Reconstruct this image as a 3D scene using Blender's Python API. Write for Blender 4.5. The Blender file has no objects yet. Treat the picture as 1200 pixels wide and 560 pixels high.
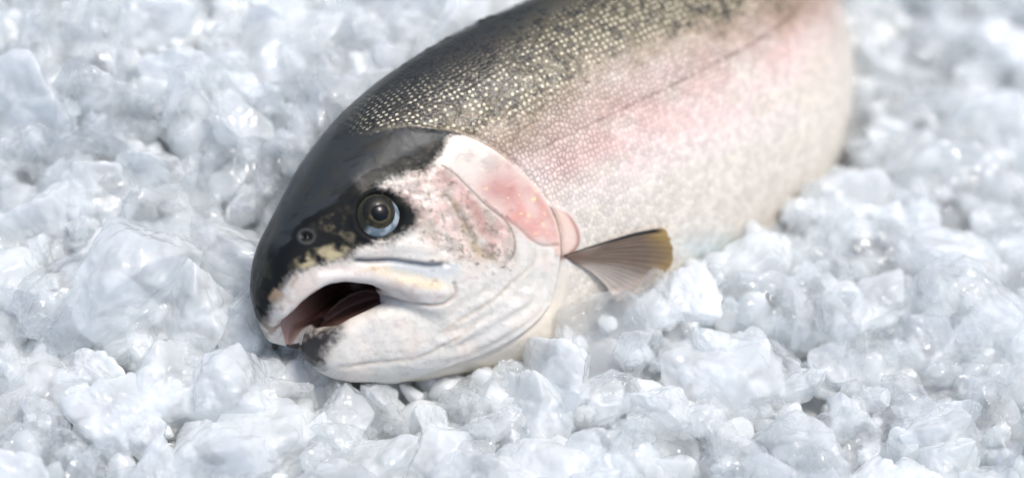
import bpy, math, os
import numpy as np
import openvdb
from mathutils import Vector, Matrix
from mathutils.bvhtree import BVHTree

DEV = os.environ.get('TROUT_DEV', '')
rng = np.random.default_rng(11)
scene = bpy.context.scene
COL = scene.collection

# ------------------------------------------------------------------ units
# The bed is measured in "units" of 0.29 mm; K turns them into metres.
K = 0.35 / 1200.0
LENS, SENSOR = 85.0, 36.0
D = 1200 * LENS / SENSOR            # camera distance in units
PITCH = math.radians(52)
SP, CP = math.sin(PITCH), math.cos(PITCH)
CAM2W = np.array([[1, 0, 0], [0, SP, -CP], [0, CP, SP]], float)   # view frame -> world


def to_world(X):
    return (np.asarray(X, float) @ CAM2W.T) * K


def pix(u, v, z=0.0):
    """view-frame point at depth z seen at picture place (u, v)"""
    s = (D - z) / D
    return np.array([(u - 600) * s, (280 - v) * s, z])


def lerp(x, xs, ys):
    return np.interp(x, xs, ys)


def smooth(a, b, x):
    t = np.clip((x - a) / (b - a), 0, 1)
    return t * t * (3 - 2 * t)


def mono(x, xs, ys):
    """smooth (Catmull style) 1-D interpolation"""
    xs = np.asarray(xs, float); ys = np.asarray(ys, float)
    m = np.gradient(ys, xs)
    i = np.clip(np.searchsorted(xs, x) - 1, 0, len(xs) - 2)
    h = xs[i + 1] - xs[i]
    t = np.clip((x - xs[i]) / h, 0, 1)
    t2, t3 = t * t, t * t * t
    return ((2 * t3 - 3 * t2 + 1) * ys[i] + (t3 - 2 * t2 + t) * h * m[i]
            + (-2 * t3 + 3 * t2) * ys[i + 1] + (t3 - t2) * h * m[i + 1])


_tab = np.random.default_rng(5).random((64, 64, 64)).astype(np.float32)


def vnoise(P):
    P = np.asarray(P, np.float32)
    i = np.floor(P).astype(np.int32); f = P - i
    f = f * f * (3 - 2 * f)
    i &= 63; j = (i + 1) & 63
    x0, y0, z0 = i[..., 0], i[..., 1], i[..., 2]
    x1, y1, z1 = j[..., 0], j[..., 1], j[..., 2]
    fx, fy, fz = f[..., 0], f[..., 1], f[..., 2]
    a = _tab[x0, y0, z0] * (1 - fx) + _tab[x1, y0, z0] * fx
    b = _tab[x0, y1, z0] * (1 - fx) + _tab[x1, y1, z0] * fx
    c = _tab[x0, y0, z1] * (1 - fx) + _tab[x1, y0, z1] * fx
    d = _tab[x0, y1, z1] * (1 - fx) + _tab[x1, y1, z1] * fx
    return (a * (1 - fy) + b * fy) * (1 - fz) + (c * (1 - fy) + d * fy) * fz


def fbm(P, octv=4, gain=0.5):
    s = 0; a = 1.0; t = 0
    P = np.asarray(P, np.float32)
    for k in range(octv):
        s = s + a * vnoise(P * (2.03 ** k) + 17.3 * k); t += a; a *= gain
    return s / t            # about 0..1, mean .5


def srgb(r, g, b):
    c = np.array([r, g, b], float) / 255.0
    return np.where(c <= 0.04045, c / 12.92, ((c + 0.055) / 1.055) ** 2.4)


# ------------------------------------------------------------------ fish frame
def fish_frame(phi=26, rho=12, slope=26.7):
    f, s, r = map(math.radians, (phi, slope, rho))
    a = np.array([math.cos(f) * math.cos(s), math.cos(f) * math.sin(s), -math.sin(f)])
    z = np.array([0, 0, 1.0]); c0 = z - z.dot(a) * a; c0 /= np.linalg.norm(c0)
    b0 = np.cross(c0, a)
    return a, b0 * math.cos(r) + c0 * math.sin(r), c0 * math.cos(r) - b0 * math.sin(r)


FA, FB, FC = fish_frame()
FO = np.array([-140.0, 10.0, 0.0])
BEND0, BRAD, BANG = 478.0, 330.0, math.radians(105)
_al = math.radians(24)
FE = -math.cos(_al) * FC + math.sin(_al) * FB      # the way the tail turns
FE_bc = np.array([math.sin(_al), -math.cos(_al)])  # the same in (q, c)


def fish_to_view(Q):
    """(p, q, c) in the straight fish -> view frame, with the tail bent away"""
    Q = np.asarray(Q, float)
    p, q, c = Q[..., 0], Q[..., 1], Q[..., 2]
    e = q * FE_bc[0] + c * FE_bc[1]                # offset along the bend direction
    g = q * FE_bc[1] * -1 + c * FE_bc[0]           # offset across it
    FG = -FE_bc[1] * FB + FE_bc[0] * FC
    th = np.clip((p - BEND0) / BRAD, 0, BANG)
    ext = np.maximum(p - BEND0 - BANG * BRAD, 0)
    rad = BRAD - e
    pa = np.where(p < BEND0, p, BEND0 + rad * np.sin(th) + ext * np.cos(th))
    pe = np.where(p < BEND0, e, BRAD - rad * np.cos(th) + ext * np.sin(th))
    return FO + pa[..., None] * FA + pe[..., None] * FE + g[..., None] * FG


def project(X):
    s = D / (D - X[..., 2])
    return np.stack([600 + X[..., 0] * s, 280 - X[..., 1] * s], -1)


# ------------------------------------------------------------------ fish profile tables
TP = [-194, -192, -188, -180, -163, -134, -101, -68, -36, 1, 42, 90, 130, 257, 400, 560, 720, 860]
TT = [-16, -6, 6, 20, 44, 68, 92, 115, 132, 149, 162, 172, 177, 181, 173, 146, 97, 60]
UP = [-194, -189, -182, -170, -152, -117, -85, -60, -40, 0, 40, 75, 200, 400, 560, 720, 860]
UU = [-24, -28, -31, -27, -18, -15, -28, -55, -86, -150, -196, -220, -240, -236, -200, -120, -60]
WP = [-194, -190, -185, -171, -150, -117, -77, -37, 13, 80, 150, 250, 400, 560, 720, 860]
WW = [8, 20, 31, 46, 57, 66, 76, 85, 93, 101, 106, 114, 112, 88, 52, 26]
JP = [-161, -158, -151, -135, -100, -60, 0, 60, 110]
JW = [4, 12, 22, 34, 47, 60, 76, 90, 96]
LP = [-161, -152, -123, -62, -20, 40, 110]
LL = [-78, -66, -61, -57, -64, -80, -100]
BP = [-161, -158, -153, -147, -129, -82, -31, 12, 75, 110]
BB = [-84, -96, -109, -118, -133, -157, -178, -192, -214, -224]


def smin(a, b, k):
    h = np.maximum(k - np.abs(a - b), 0) / k
    return np.minimum(a, b) - h * h * k * 0.25


def smax(a, b, k):
    return -smin(-a, -b, k)


def section(q, c, W, T, B, qc, mt, mb):
    """signed closeness to a section: top half height T-qc, bottom half qc-B"""
    dq = q - qc
    H = np.where(dq > 0, T - qc, qc - B)
    m = np.where(dq > 0, mt, mb)
    x = np.abs(c) / W; y = np.abs(dq) / H
    r = (x ** m + y ** m + 1e-9) ** (1 / m)
    # first-order distance
    gx = (x ** (m - 1)) / W; gy = (y ** (m - 1)) / H
    g = np.sqrt(gx * gx + gy * gy) * (r ** (1 - m)) + 1e-4
    return (r - 1) / g


VOX = 1.9


def fish_sdf(p, q, c, hollow=True):
    T = mono(p, TP, TT); U = mono(p, UP, UU)
    # the far lip hangs lower and closes over the lower jaw
    far = smooth(24, -38, c) * smooth(-15, -60, p)
    U = U - far * np.maximum(U + lerp(p, [-186, -140, -110], [60, 93, 84]), 0) * smooth(-198, -184, p)
    W = np.maximum(mono(p, WP, WW), 4)
    hb = smooth(-60, 60, p)
    qc = np.where(p < -194, 0, (1 - hb) * np.minimum(U + 0.34 * (T - U), 0) + hb * (U + 0.46 * (T - U)))
    A = section(q, c, W, T, U, qc, 2.15 + 0.35 * smooth(120, -60, p), 6.5 - 4.4 * smooth(-80, 20, p))
    A = np.maximum(A, -194 - p)
    L = mono(p, LP, LL); B = mono(p, BP, BB); Wj = np.maximum(mono(p, JP, JW), 3)
    J = section(q, c, Wj, L, B, L - 0.30 * (L - B), 3.0, 2.1)
    J = np.maximum(J, np.maximum(-161 - p, p - 105))
    body = smin(A, J, 9.0)
    if not hollow: return body
    # mouth hollow: palate above, trough below
    s = smooth(-176, -160, p) * smooth(60, -10, p)
    Wc = np.maximum((W - 12) * s, 1)
    C1 = section(q, c, Wc, mono(p, UP, UU) + 24 + 14 * smooth(-175, -120, p), U - 60, mono(p, UP, UU) - 14, 2.4, 6)
    C1 = np.maximum(C1, np.maximum(-179 - p, p + 38))
    C1 = smax(C1, L + 1 - q, 3.0)
    s2 = smooth(-148, -120, p)
    C2 = section(q, c, np.maximum((Wj - 10) * s2, 1), L + 60, L - 20, L + 8, 4, 2.2)
    C2 = np.maximum(C2, np.maximum(-146 - p, p - 0))
    C2 = np.maximum(C2, q - 10)
    cav = np.minimum(C1, C2)
    # behind the corner of the mouth the hollow stays inside the cheeks
    inner = np.maximum(np.abs(c) - np.minimum(W, Wj) + 14 + 30 * smooth(-75, -45, p), q + 8)
    cav = np.where(p > -62, np.maximum(cav, inner), cav)
    tongue = (np.sqrt(((p + 72) / 74) ** 2 + ((q + 78) / 32) ** 2 + (c / 30) ** 2) - 1) * 28
    return smin(smax(body, -cav, 5.0), np.maximum(tongue, body + 6), 5.0)


def surf_point(u, v, lift=0.0):
    """the fish point (p, q, c) seen at picture place (u, v), found by marching along the sight line"""
    d = np.array([(u - 600) / D, (280 - v) / D, -1.0]); o = np.array([0, 0, D])
    ts = np.arange(D - 260, D + 420, 1.0)
    X = o + ts[:, None] * d - FO
    P = np.stack([X @ FA, X @ FB, X @ FC], -1)
    f = fish_sdf(P[:, 0], P[:, 1], P[:, 2])
    k = np.argmax(f < lift)
    return P[k]


# flaps that stand proud of the head: (picture place, radius, sink)
def chain(pts):
    out = []
    for u, v, r, sink in pts:
        P = surf_point(u, v); n = normal_at(P)
        out.append((P - n * sink, r))
    return out


def normal_at(P, e=1.5):
    g = []
    for k in range(3):
        d = np.zeros(3); d[k] = e
        a = P + d; b = P - d
        g.append(fish_sdf(*[np.array([x]) for x in a])[0] - fish_sdf(*[np.array([x]) for x in b])[0])
    g = np.array(g); return g / (np.linalg.norm(g) + 1e-9)


def capsule_chain(P, ch):
    d = np.float32(1e3)
    for (a, ra), (b, rb) in zip(ch[:-1], ch[1:]):
        ab = b - a; L2 = ab.dot(ab)
        t = np.clip(((P[0] - a[0]) * ab[0] + (P[1] - a[1]) * ab[1] + (P[2] - a[2]) * ab[2]) / L2, 0, 1)
        dx = P[0] - a[0] - t * ab[0]; dy = P[1] - a[1] - t * ab[1]; dz = P[2] - a[2] - t * ab[2]
        d = np.minimum(d, np.sqrt(dx * dx + dy * dy + dz * dz) - (ra + t * (rb - ra)))
    return d


def build_fish_grid():
    p0, p1, q0, q1, c1 = -204, 850, -256, 196, 124
    p = np.arange(p0, p1, VOX); q = np.arange(q0, q1, VOX); c = np.arange(0, c1, VOX)
    F = np.empty((len(p), len(q), len(c)), np.float32)
    step = 60
    for i in range(0, len(p), step):
        G = np.meshgrid(p[i:i + step], q, c, indexing='ij', sparse=True)
        F[i:i + step] = fish_sdf(*G)
    # upper jaw flap (maxilla) and the bone strip under the eye, on the near block only
    ih = int((90 - p0) / VOX)
    G = np.meshgrid(p[:ih], q, c, indexing='ij', sparse=True)
    mx = chain([(372, 326, 6, 4), (405, 324, 8, 5), (440, 328, 11, 8), (475, 335, 13, 9.5), (505, 341, 12, 8.5), (521, 342, 8, 4.5)])
    F[:ih] = smin(F[:ih], capsule_chain(G, mx), 4.0)
    so = chain([(420, 297, 4, 2), (445, 291, 7, 4), (475, 287, 9, 6), (510, 292, 8, 6.5)])
    F[:ih] = smin(F[:ih], capsule_chain(G, so), 5.0)
    # eye socket
    E = surf_point(445, 252); n = normal_at(E)
    ce = E + n * 10
    ds = np.sqrt((G[0] - ce[0]) ** 2 + (G[1] - ce[1]) ** 2 + (G[2] - ce[2]) ** 2) - 28.3
    F[:ih] = smax(F[:ih], -ds, 5.0)
    # the far half: the same, but for the lip
    cn = -c[:0:-1]
    B = F[:, :, :0:-1].copy()
    G2 = np.meshgrid(p[:ih], q, cn, indexing='ij', sparse=True)
    own = fish_sdf(*G2).astype(np.float32)
    Gm = [G2[0], G2[1], -G2[2]]
    own = smin(own, capsule_chain(Gm, mx), 4.0); own = smin(own, capsule_chain(Gm, so), 5.0)
    own = smax(own, -(np.sqrt((Gm[0] - ce[0]) ** 2 + (Gm[1] - ce[1]) ** 2 + (Gm[2] - ce[2]) ** 2) - 28.3), 5.0)
    B[:ih] = own
    full = np.concatenate([B, F], axis=2)
    full[-2:] = 5; full[:2] = 5
    full = np.clip(full, -6, 6).astype(np.float32)
    g = openvdb.FloatGrid(background=6.0)
    g.copyFromArray(full)
    pts, quads = g.convertToQuads(isovalue=0.0)
    pts = np.asarray(pts, float) * VOX
    pts[:, 0] += p0; pts[:, 1] += q0; pts[:, 2] -= (len(c) - 1) * VOX
    quads = np.asarray(quads)[:, ::-1]
    return pts, quads, E, n


def mesh_normals(V, Q):
    a = V[Q[:, 2]] - V[Q[:, 0]]; b = V[Q[:, 3]] - V[Q[:, 1]]
    fn = np.cross(a, b)
    N = np.zeros_like(V)
    for k in range(4):
        np.add.at(N, Q[:, k], fn)
    return N / (np.linalg.norm(N, axis=1, keepdims=True) + 1e-12)


def laplace(V, Q, w, it):
    E = np.concatenate([Q[:, [0, 1]], Q[:, [1, 2]], Q[:, [2, 3]], Q[:, [3, 0]]])
    n = len(V)
    deg = np.bincount(E[:, 0], minlength=n) + np.bincount(E[:, 1], minlength=n)
    for _ in range(it):
        S = np.zeros_like(V)
        for k in range(V.shape[1]):
            S[:, k] = np.bincount(E[:, 0], V[E[:, 1], k], n) + np.bincount(E[:, 1], V[E[:, 0], k], n)
        V = V + w * (S / np.maximum(deg, 1)[:, None] - V)
    return V


def poly_dist(uv, pts):
    """signed distance (left of travel +) to a polyline and the arc position 0..1"""
    pts = np.asarray(pts, float)
    best = np.full(len(uv), 1e9); sg = np.ones(len(uv)); arc = np.zeros(len(uv))
    seg = np.linalg.norm(np.diff(pts, axis=0), axis=1); tot = seg.sum(); acc = 0
    for (a, b, L) in zip(pts[:-1], pts[1:], seg):
        ab = b - a; w = uv - a
        t = np.clip((w @ ab) / (L * L), 0, 1)
        dd = w - t[:, None] * ab
        d = np.hypot(dd[:, 0], dd[:, 1])
        cr = ab[0] * w[:, 1] - ab[1] * w[:, 0]
        m = d < best
        best = np.where(m, d, best); sg = np.where(m, np.where(cr < 0, 1.0, -1.0), sg)
        arc = np.where(m, (acc + t * L) / tot, arc); acc += L
    return best * sg, arc


def spline(pts, n=8):
    pts = np.asarray(pts, float)
    t = np.arange(len(pts)); tt = np.linspace(0, len(pts) - 1, (len(pts) - 1) * n + 1)
    return np.stack([mono(tt, t, pts[:, k]) for k in range(pts.shape[1])], -1)


def inside(uv, poly):
    x, y = uv[:, 0], uv[:, 1]
    r = np.zeros(len(uv), bool)
    P = np.asarray(poly, float); j = len(P) - 1
    for i in range(len(P)):
        xi, yi = P[i]; xj, yj = P[j]
        c = ((yi > y) != (yj > y)) & (x < (xj - xi) * (y - yi) / (yj - yi + 1e-12) + xi)
        r ^= c; j = i
    return r


def region(uv, poly, soft):
    """1 inside, 0 outside, soft edge"""
    P = np.asarray(poly, float)
    d, _ = poly_dist(uv, np.vstack([P, P[:1]]))
    d = np.abs(d) * np.where(inside(uv, P), 1, -1)
    return smooth(-soft, soft, d)


# ------------------------------------------------------------------ materials
def new_mat(name):
    m = bpy.data.materials.new(name); m.use_nodes = True
    nt = m.node_tree
    return m, nt, nt.nodes['Principled BSDF'], nt.nodes['Material Output']


def node(nt, kind, **kw):
    n = nt.nodes.new(kind)
    for k, v in kw.items():
        if k in n.inputs:
            n.inputs[k].default_value = v
        else:
            setattr(n, k, v)
    return n


def add_mesh(name, V, F, mat=None, parent=None, smooth_shade=True):
    me = bpy.data.meshes.new(name)
    V = np.asarray(V, np.float32); 
    F = np.asarray(F, np.int32); k = F.shape[1]
    me.vertices.add(len(V)); me.vertices.foreach_set('co', V.ravel())
    me.loops.add(F.size); me.loops.foreach_set('vertex_index', F.ravel())
    me.polygons.add(len(F))
    me.polygons.foreach_set('loop_start', np.arange(0, F.size, k, dtype=np.int32))
    me.update(calc_edges=True); me.validate()
    if smooth_shade:
        me.polygons.foreach_set('use_smooth', np.ones(len(me.polygons), bool))
    if mat: me.materials.append(mat)
    o = bpy.data.objects.new(name, me); COL.objects.link(o)
    if parent: o.parent = parent
    return o


def col_attr(o, name, C):
    a = o.data.color_attributes.new(name, 'FLOAT_COLOR', 'POINT')
    C = np.asarray(C, np.float32)
    if C.shape[1] == 3: C = np.hstack([C, np.ones((len(C), 1), np.float32)])
    a.data.foreach_set('color', C.ravel())


def float_attr(o, name, x):
    a = o.data.attributes.new(name, 'FLOAT', 'POINT')
    a.data.foreach_set('value', np.asarray(x, np.float32))


def vec_attr(o, name, x):
    a = o.data.attributes.new(name, 'FLOAT_VECTOR', 'POINT')
    a.data.foreach_set('vector', np.asarray(x, np.float32).ravel())


# ================================================================== the trout
V, Q, EYE, EYE_N = build_fish_grid()
V = laplace(V, Q, 0.5, 2)
N = mesh_normals(V, Q)
_m = (V[:, 0] > 100) & (V[:, 0] < 400)
if (N[_m, 2] * V[_m, 2]).mean() < 0:
    Q = Q[:, ::-1].copy(); N = -N
Vs = V.copy(); Vs[:, 2] = np.abs(V[:, 2])
UV = project(fish_to_view(Vs))          # where the near side of each point is seen: used to place the anatomy
P3 = Vs.astype(np.float32)
n1 = fbm(P3 / 46.0, 4); n2 = fbm(P3 / 14.0 + 9, 4); n3 = fbm(P3 / 5.0 + 31, 3); n4 = vnoise(P3 / 2.2 + 3)
UVw = UV + np.stack([n2 - .5, fbm(P3 / 14.0 + 40, 3) - .5], -1) * 9
head_w = smooth(700, 640, UV[:, 0])     # 1 on the head

GILL = spline([(519, 153), (548, 160), (580, 177), (606, 198), (628, 221), (641, 240), (651, 262), (655, 282),
               (655, 305), (652, 328), (645, 354), (629, 376), (600, 397), (568, 413), (539, 424), (500, 436)])
PRE = spline([(506, 188), (529, 203), (548, 221), (567, 240), (590, 259), (600, 277), (600, 297), (588, 312)])
INNER = spline([(520, 226), (535, 246), (548, 269), (562, 292), (576, 301)])
OPBOT = spline([(568, 236), (580, 248), (606, 266), (620, 279), (634, 287), (652, 286)])
SUBOP = spline([(626, 290), (623, 309), (600, 331), (581, 349), (560, 363), (520, 385)])
JAWCR = spline([(398, 431), (449, 424), (491, 417), (534, 396), (563, 374)])
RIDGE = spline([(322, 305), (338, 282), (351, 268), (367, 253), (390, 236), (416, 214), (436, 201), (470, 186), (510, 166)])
MEMB = spline([(641, 236), (660, 244), (673, 262), (678, 280), (674, 292), (660, 302)])

dG, _ = poly_dist(UV, GILL); dP, aP = poly_dist(UV, PRE); dI, _ = poly_dist(UV, INNER)
dO, _ = poly_dist(UV, OPBOT); dS, aS = poly_dist(UV, SUBOP); dJ, _ = poly_dist(UV, JAWCR)
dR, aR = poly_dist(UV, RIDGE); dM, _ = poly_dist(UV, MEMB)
facing = N[:, 2] * np.sign(V[:, 2])     # how squarely the skin faces its own side


def groove(d, w):
    return np.exp(-(d / w) ** 2)


def flap(d, h, fall):
    """raised by h up to the edge (d = 0), falling away inward, nothing beyond"""
    return h * smooth(2.0, -2.0, d) * np.exp(np.minimum(d, 0) / fall)


nh = region(UV, [(515, 140), (700, 140), (700, 330), (640, 420), (530, 460), (440, 470), (440, 140)], 10)
disp = flap(dG, 4.2, 70) * nh - 2.0 * groove(dG - 3, 3.0) * nh
disp += flap(dP, 1.9, 36) * smooth(0, .12, aP) * smooth(1, .85, aP) * (np.abs(dP) < 60)
disp -= 1.4 * groove(dI, 5) + 0.5 * groove(dI, 2)
disp -= 1.0 * groove(dO, 2.0)
disp -= 1.3 * groove(dS, 2.5) * smooth(0, .1, aS) * smooth(1, .8, aS)
disp -= 1.4 * groove(dJ, 3.0)
disp += 1.1 * smooth(-6, 6, dR) * np.exp(-np.maximum(dR, 0) / 24) * smooth(0, .15, aR) * smooth(1, .8, aR)
mem = region(UVw, np.vstack([[(641, 236)], MEMB, [(650, 300), (648, 262)]]), 3)
disp += 1.2 * mem
# folds of the gill membrane
wr = np.sin((dG + 9 * (n1 - .5)) / 2.6) * smooth(-2, -10, dG) * smooth(-70, -30, dG) * region(UV, [(560, 300), (660, 290), (670, 340), (600, 420), (520, 440), (520, 380)], 14)
disp += 1.1 * wr
# swirls on the smooth cheek and throat
ch = region(UV, [(525, 330), (600, 320), (640, 330), (560, 420), (420, 440), (400, 400), (470, 365)], 14)
disp += ch * (.35 + .65 * smooth(500, 580, UV[:, 0])) * (.75 * np.sin(dS / 3.6 + 7 * n1) + 2.2 * (n2 - .5) + 1.0 * (n3 - .5))
# soft lumpiness of the skull and the cheeks
disp += head_w * (3.0 * (n1 - .5) + (.3 + 1.3 * smooth(30, 0, V[:, 1] - 30)) * (n2 - .5))
cheekm = region(UV, [(446, 220), (500, 190), (600, 260), (600, 310), (520, 310), (486, 262)], 12)
disp += cheekm * (3.4 * (n2 - .5) + 1.5 * (n3 - .5)) + .5 * nh * (n3 - .5)
dkd = region(UV, [(490, 150), (545, 150), (520, 190), (500, 200), (470, 215), (440, 215), (400, 290), (290, 330), (250, 150)], 8)
disp *= 1 - .6 * dkd
grv = spline([(408, 303), (430, 305), (456, 304), (480, 307), (503, 310), (523, 309)])
dg, ag = poly_dist(UV, grv)
MXL = spline([(436, 340), (468, 350), (500, 356), (520, 354), (532, 344), (531, 334)])
dml, aml = poly_dist(UV, MXL)
disp -= 3.2 * groove(dg + 1, 3.0) * smooth(0, .15, ag) + 2.2 * groove(dml + 1.5, 2.2) * smooth(0, .2, aml)
# nostril
dN = np.hypot((UV[:, 0] - 359) / 1.15, UV[:, 1] - 277)
disp += 0.6 * groove(dN - 8, 2.4) - 3.4 * groove(dN, 5.0) * (1 - groove(UV[:, 0] - 359, 1.6) * .8)
# rim of the eye
dE = np.linalg.norm(Vs - EYE, axis=1)
disp += 0.9 * groove(dE - 31, 3.5)
# ragged low fin fold and loose scales along the back
disp += smooth(60, 120, V[:, 0]) * smooth(9, 3, np.abs(V[:, 2])) * (V[:, 1] > 100) * 3.5 * np.maximum(fbm(P3[:, :1].repeat(3, 1) / 15., 3) - .52, 0) / .3
V0 = V.copy()
V = V + N * (disp * smooth(0.0, .3, np.abs(facing) + .25))[:, None]

# ------------------------------------------------------------------ skin colour (with the crown's sky reflection and jaw crease shade painted in)
mixc = lambda C, col, m: C + (np.asarray(col) - C) * np.clip(m, 0, 1)[:, None]
p_, q_, c_ = Vs.T
white = srgb(211, 206, 196); cream = srgb(226, 212, 186); pink = srgb(226, 176, 164); rose = srgb(205, 130, 124)
dark = srgb(34, 36, 36); olive = srgb(98, 92, 66); gold = srgb(200, 178, 128); grey = srgb(150, 146, 138)

C = np.tile(srgb(209, 201, 188), (len(V), 1))
# flank: silver with a pink wash under the lateral line, creamy belly
lat = q_ - (30 + 3 * (n1 - .5))
n5 = fbm(P3 / np.array([60, 22, 60], np.float32) + 90, 4)
C = mixc(C, srgb(214, 206, 200), smooth(-150, -10, q_) * smooth(.40, .62, n5) * .8)
C = mixc(C, srgb(220, 194, 185), groove(lat + 30, 52) * smooth(.22, .74, n5 * .5 + n1 * .5) * smooth(20, 220, p_))
C = mixc(C, srgb(200, 164, 153), groove(lat + 12, 30) * smooth(.3, .75, n1) * .6 * smooth(60, 240, p_))
C = mixc(C, srgb(180, 148, 136), groove(lat - 14, 24) * .5)
# darkening towards the back: olive-gold, then black-green
bl, _ = poly_dist(UVw, spline([(470, 190), (540, 165), (600, 150), (655, 112), (705, 78), (785, 44), (875, 16), (975, -14)]))
bk = bl + 34 * (n1 - .5) + 44 * (n2 - .5) + 26 * (n3 - .5)
C = mixc(C, srgb(150, 130, 104), smooth(-52, 12, bk) * .8)
C = mixc(C, srgb(92, 84, 62), smooth(-4, 26, bk) * .85)
C = mixc(C, srgb(40, 41, 38), smooth(18, 60, bl + 30 * (n2 - .5)) * .95)
back_far = smooth(70, 260, p_)
C = mixc(C, srgb(112, 103, 76), back_far * smooth(4, 30, bk) * smooth(120, 50, bl) * .55)
C = mixc(C, srgb(104, 70, 62), groove(lat, 2.3) * smooth(90, 260, p_) * (.12 + .5 * smooth(.35, .65, n2)))
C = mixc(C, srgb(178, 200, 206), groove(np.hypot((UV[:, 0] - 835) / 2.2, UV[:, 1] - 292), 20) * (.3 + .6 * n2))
body_c = C.copy()

# head
sky_streak = fbm(P3 / np.array([38, 9, 20], np.float32) + 13, 4)
H = np.tile(white, (len(V), 1))
H = mixc(H, srgb(206, 204, 200), smooth(.44, .66, n1 * .5 + n2 * .5) * .35)
H = mixc(H, srgb(228, 208, 192), smooth(.5, .7, fbm(P3 / 30. + 55, 4)) * .35)
H = mixc(H, srgb(176, 172, 168), smooth(.56, .70, n3) * .30)
H = mixc(H, srgb(222, 205, 190), cheekm * (.5 + 1.2 * (n2 - .5)))
ck = region(UVw, [(448, 218), (500, 188), (520, 190), (560, 235), (604, 270), (604, 305), (570, 312), (520, 300), (484, 262)], 8)
H = mixc(H, srgb(212, 180, 170), ck * smooth(.42, .66, n1 * .6 + n2 * .4) * .8)
H = mixc(H, srgb(184, 136, 128), ck * smooth(.56, .74, fbm(P3 / 17. + 70, 4)) * .55)
H = mixc(H, srgb(150, 147, 130), ck * smooth(.5, .62, fbm(P3 / 24. + 101, 4)) * .55)
H = mixc(H, srgb(236, 226, 208), ck * smooth(.55, .66, n3 * .6 + n2 * .4) * .7)
stripe = spline([(516, 204), (545, 232), (565, 262), (576, 282)])
ds_, _ = poly_dist(UVw, stripe)
H = mixc(H, srgb(180, 128, 120), groove(ds_ + 8 * (n2 - .5), 9) * (.3 + .7 * n2))
H = mixc(H, srgb(150, 138, 106), groove(dI + 10 * (n2 - .5), 7) * smooth(.3, .7, n2) * .8)
H = mixc(H, srgb(110, 96, 74), groove(dI + 5 * (n3 - .5), 2.5) * smooth(.35, .65, n1) * .5)
# gill plate
op = region(UVw, np.vstack([GILL[:56], [(652, 286), (620, 279), (580, 248), (548, 221), (510, 190)]]), 8)
H = mixc(H, srgb(216, 204, 192), op)
H = mixc(H, srgb(178, 168, 158), op * smooth(.48, .66, n2 * .6 + n1 * .4) * .6)
H = mixc(H, srgb(208, 150, 138), op * smooth(560, 625, UV[:, 0] + .35 * (UV[:, 1] - 200)) * np.clip(.6 + 1.6 * (n1 - .5) + .8 * (n2 - .5), 0, 1))
H = mixc(H, srgb(176, 112, 106), op * groove(np.hypot((UV[:, 0] - 585) / 1.5, UV[:, 1] - 222) / 1, 20) * .7)
H = mixc(H, srgb(240, 214, 150), op * smooth(.75, .80, fbm(P3 / 7. + 12, 2)) * groove(np.hypot(UV[:, 0] - 606, UV[:, 1] - 240), 40))
H = mixc(H, srgb(214, 184, 168), mem * (.4 + .7 * n2))
H = mixc(H, srgb(150, 84, 74), groove(dM, 3.0) * smooth(636, 646, UV[:, 0]) * .8)
H = mixc(H, srgb(216, 206, 190), smooth(1, 5, dG) * smooth(300, 330, UV[:, 1]) * .8)
# thin dark edges of the gill bones
H = mixc(H, srgb(96, 84, 70), groove(dG - 2 + 3 * (n3 - .5), 2.0) * smooth(330, 290, UV[:, 1]) * (.35 + .7 * n2))
H = mixc(H, srgb(92, 84, 78), groove(dP - 1, 1.7) * smooth(0, .05, aP) * smooth(1, .9, aP) * .7)
H = mixc(H, srgb(150, 122, 110), groove(dO, 1.8) * .6)
H = mixc(H, srgb(196, 180, 160), groove(dS, 2.0) * .5 + groove(dJ, 2) * .4)
# freckles on the cheek
fr = smooth(.60, .72, n3 * .6 + n2 * .4) * region(UV, [(470, 215), (600, 250), (600, 320), (520, 315), (500, 330), (430, 320), (430, 300)], 12)
H = mixc(H, srgb(88, 80, 72), fr * .7)
H = mixc(H, srgb(158, 146, 134), ck * smooth(.50, .60, fbm(P3 / 9. + 21, 4)) * .45)
H = mixc(H, srgb(120, 108, 96), ck * smooth(.60, .66, fbm(P3 / 4.5 + 77, 3)) * .5)
# yellowish worn bone on the maxilla and the bone under the eye
mxr = region(UVw, [(412, 318), (440, 311), (470, 313), (505, 325), (524, 334), (515, 342), (480, 338), (440, 327)], 3)
H = mixc(H, srgb(216, 196, 160), mxr * (.55 + 1.1 * (n3 - .4)))
H = mixc(H, srgb(176, 146, 96), mxr * smooth(.56, .68, n2) * .7)
H = mixc(H, srgb(52, 62, 74), groove(dg + 1, 2.6 + 2.2 * ag) * .95 * smooth(0, .1, ag) * smooth(1, .94, ag))  # blue-black shadow in the groove above the maxilla, painted in
H = mixc(H, srgb(168, 180, 188), groove(dg + 9, 8) * smooth(440, 470, UV[:, 0]) * .5)
H = mixc(H, srgb(170, 150, 138), groove(dml + 1.5, 2.0) * smooth(0, .2, aml) * .7)  # painted shade in the crease below the maxilla flap
# upper lip: greyish flesh, browner at the front
lipm = region(UVw, [(300, 392), (312, 372), (330, 345), (352, 322), (400, 308), (440, 318), (480, 334), (522, 346), (515, 356), (470, 352), (430, 338), (385, 345), (350, 372), (342, 400)], 4)
H = mixc(H, srgb(212, 204, 197), lipm * .8)
H = mixc(H, srgb(190, 176, 166), lipm * smooth(.45, .62, n2) * .6)
H = mixc(H, srgb(142, 118, 98), lipm * smooth(352, 318, UV[:, 0]) * smooth(.35, .6, n2) * .8)
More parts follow.
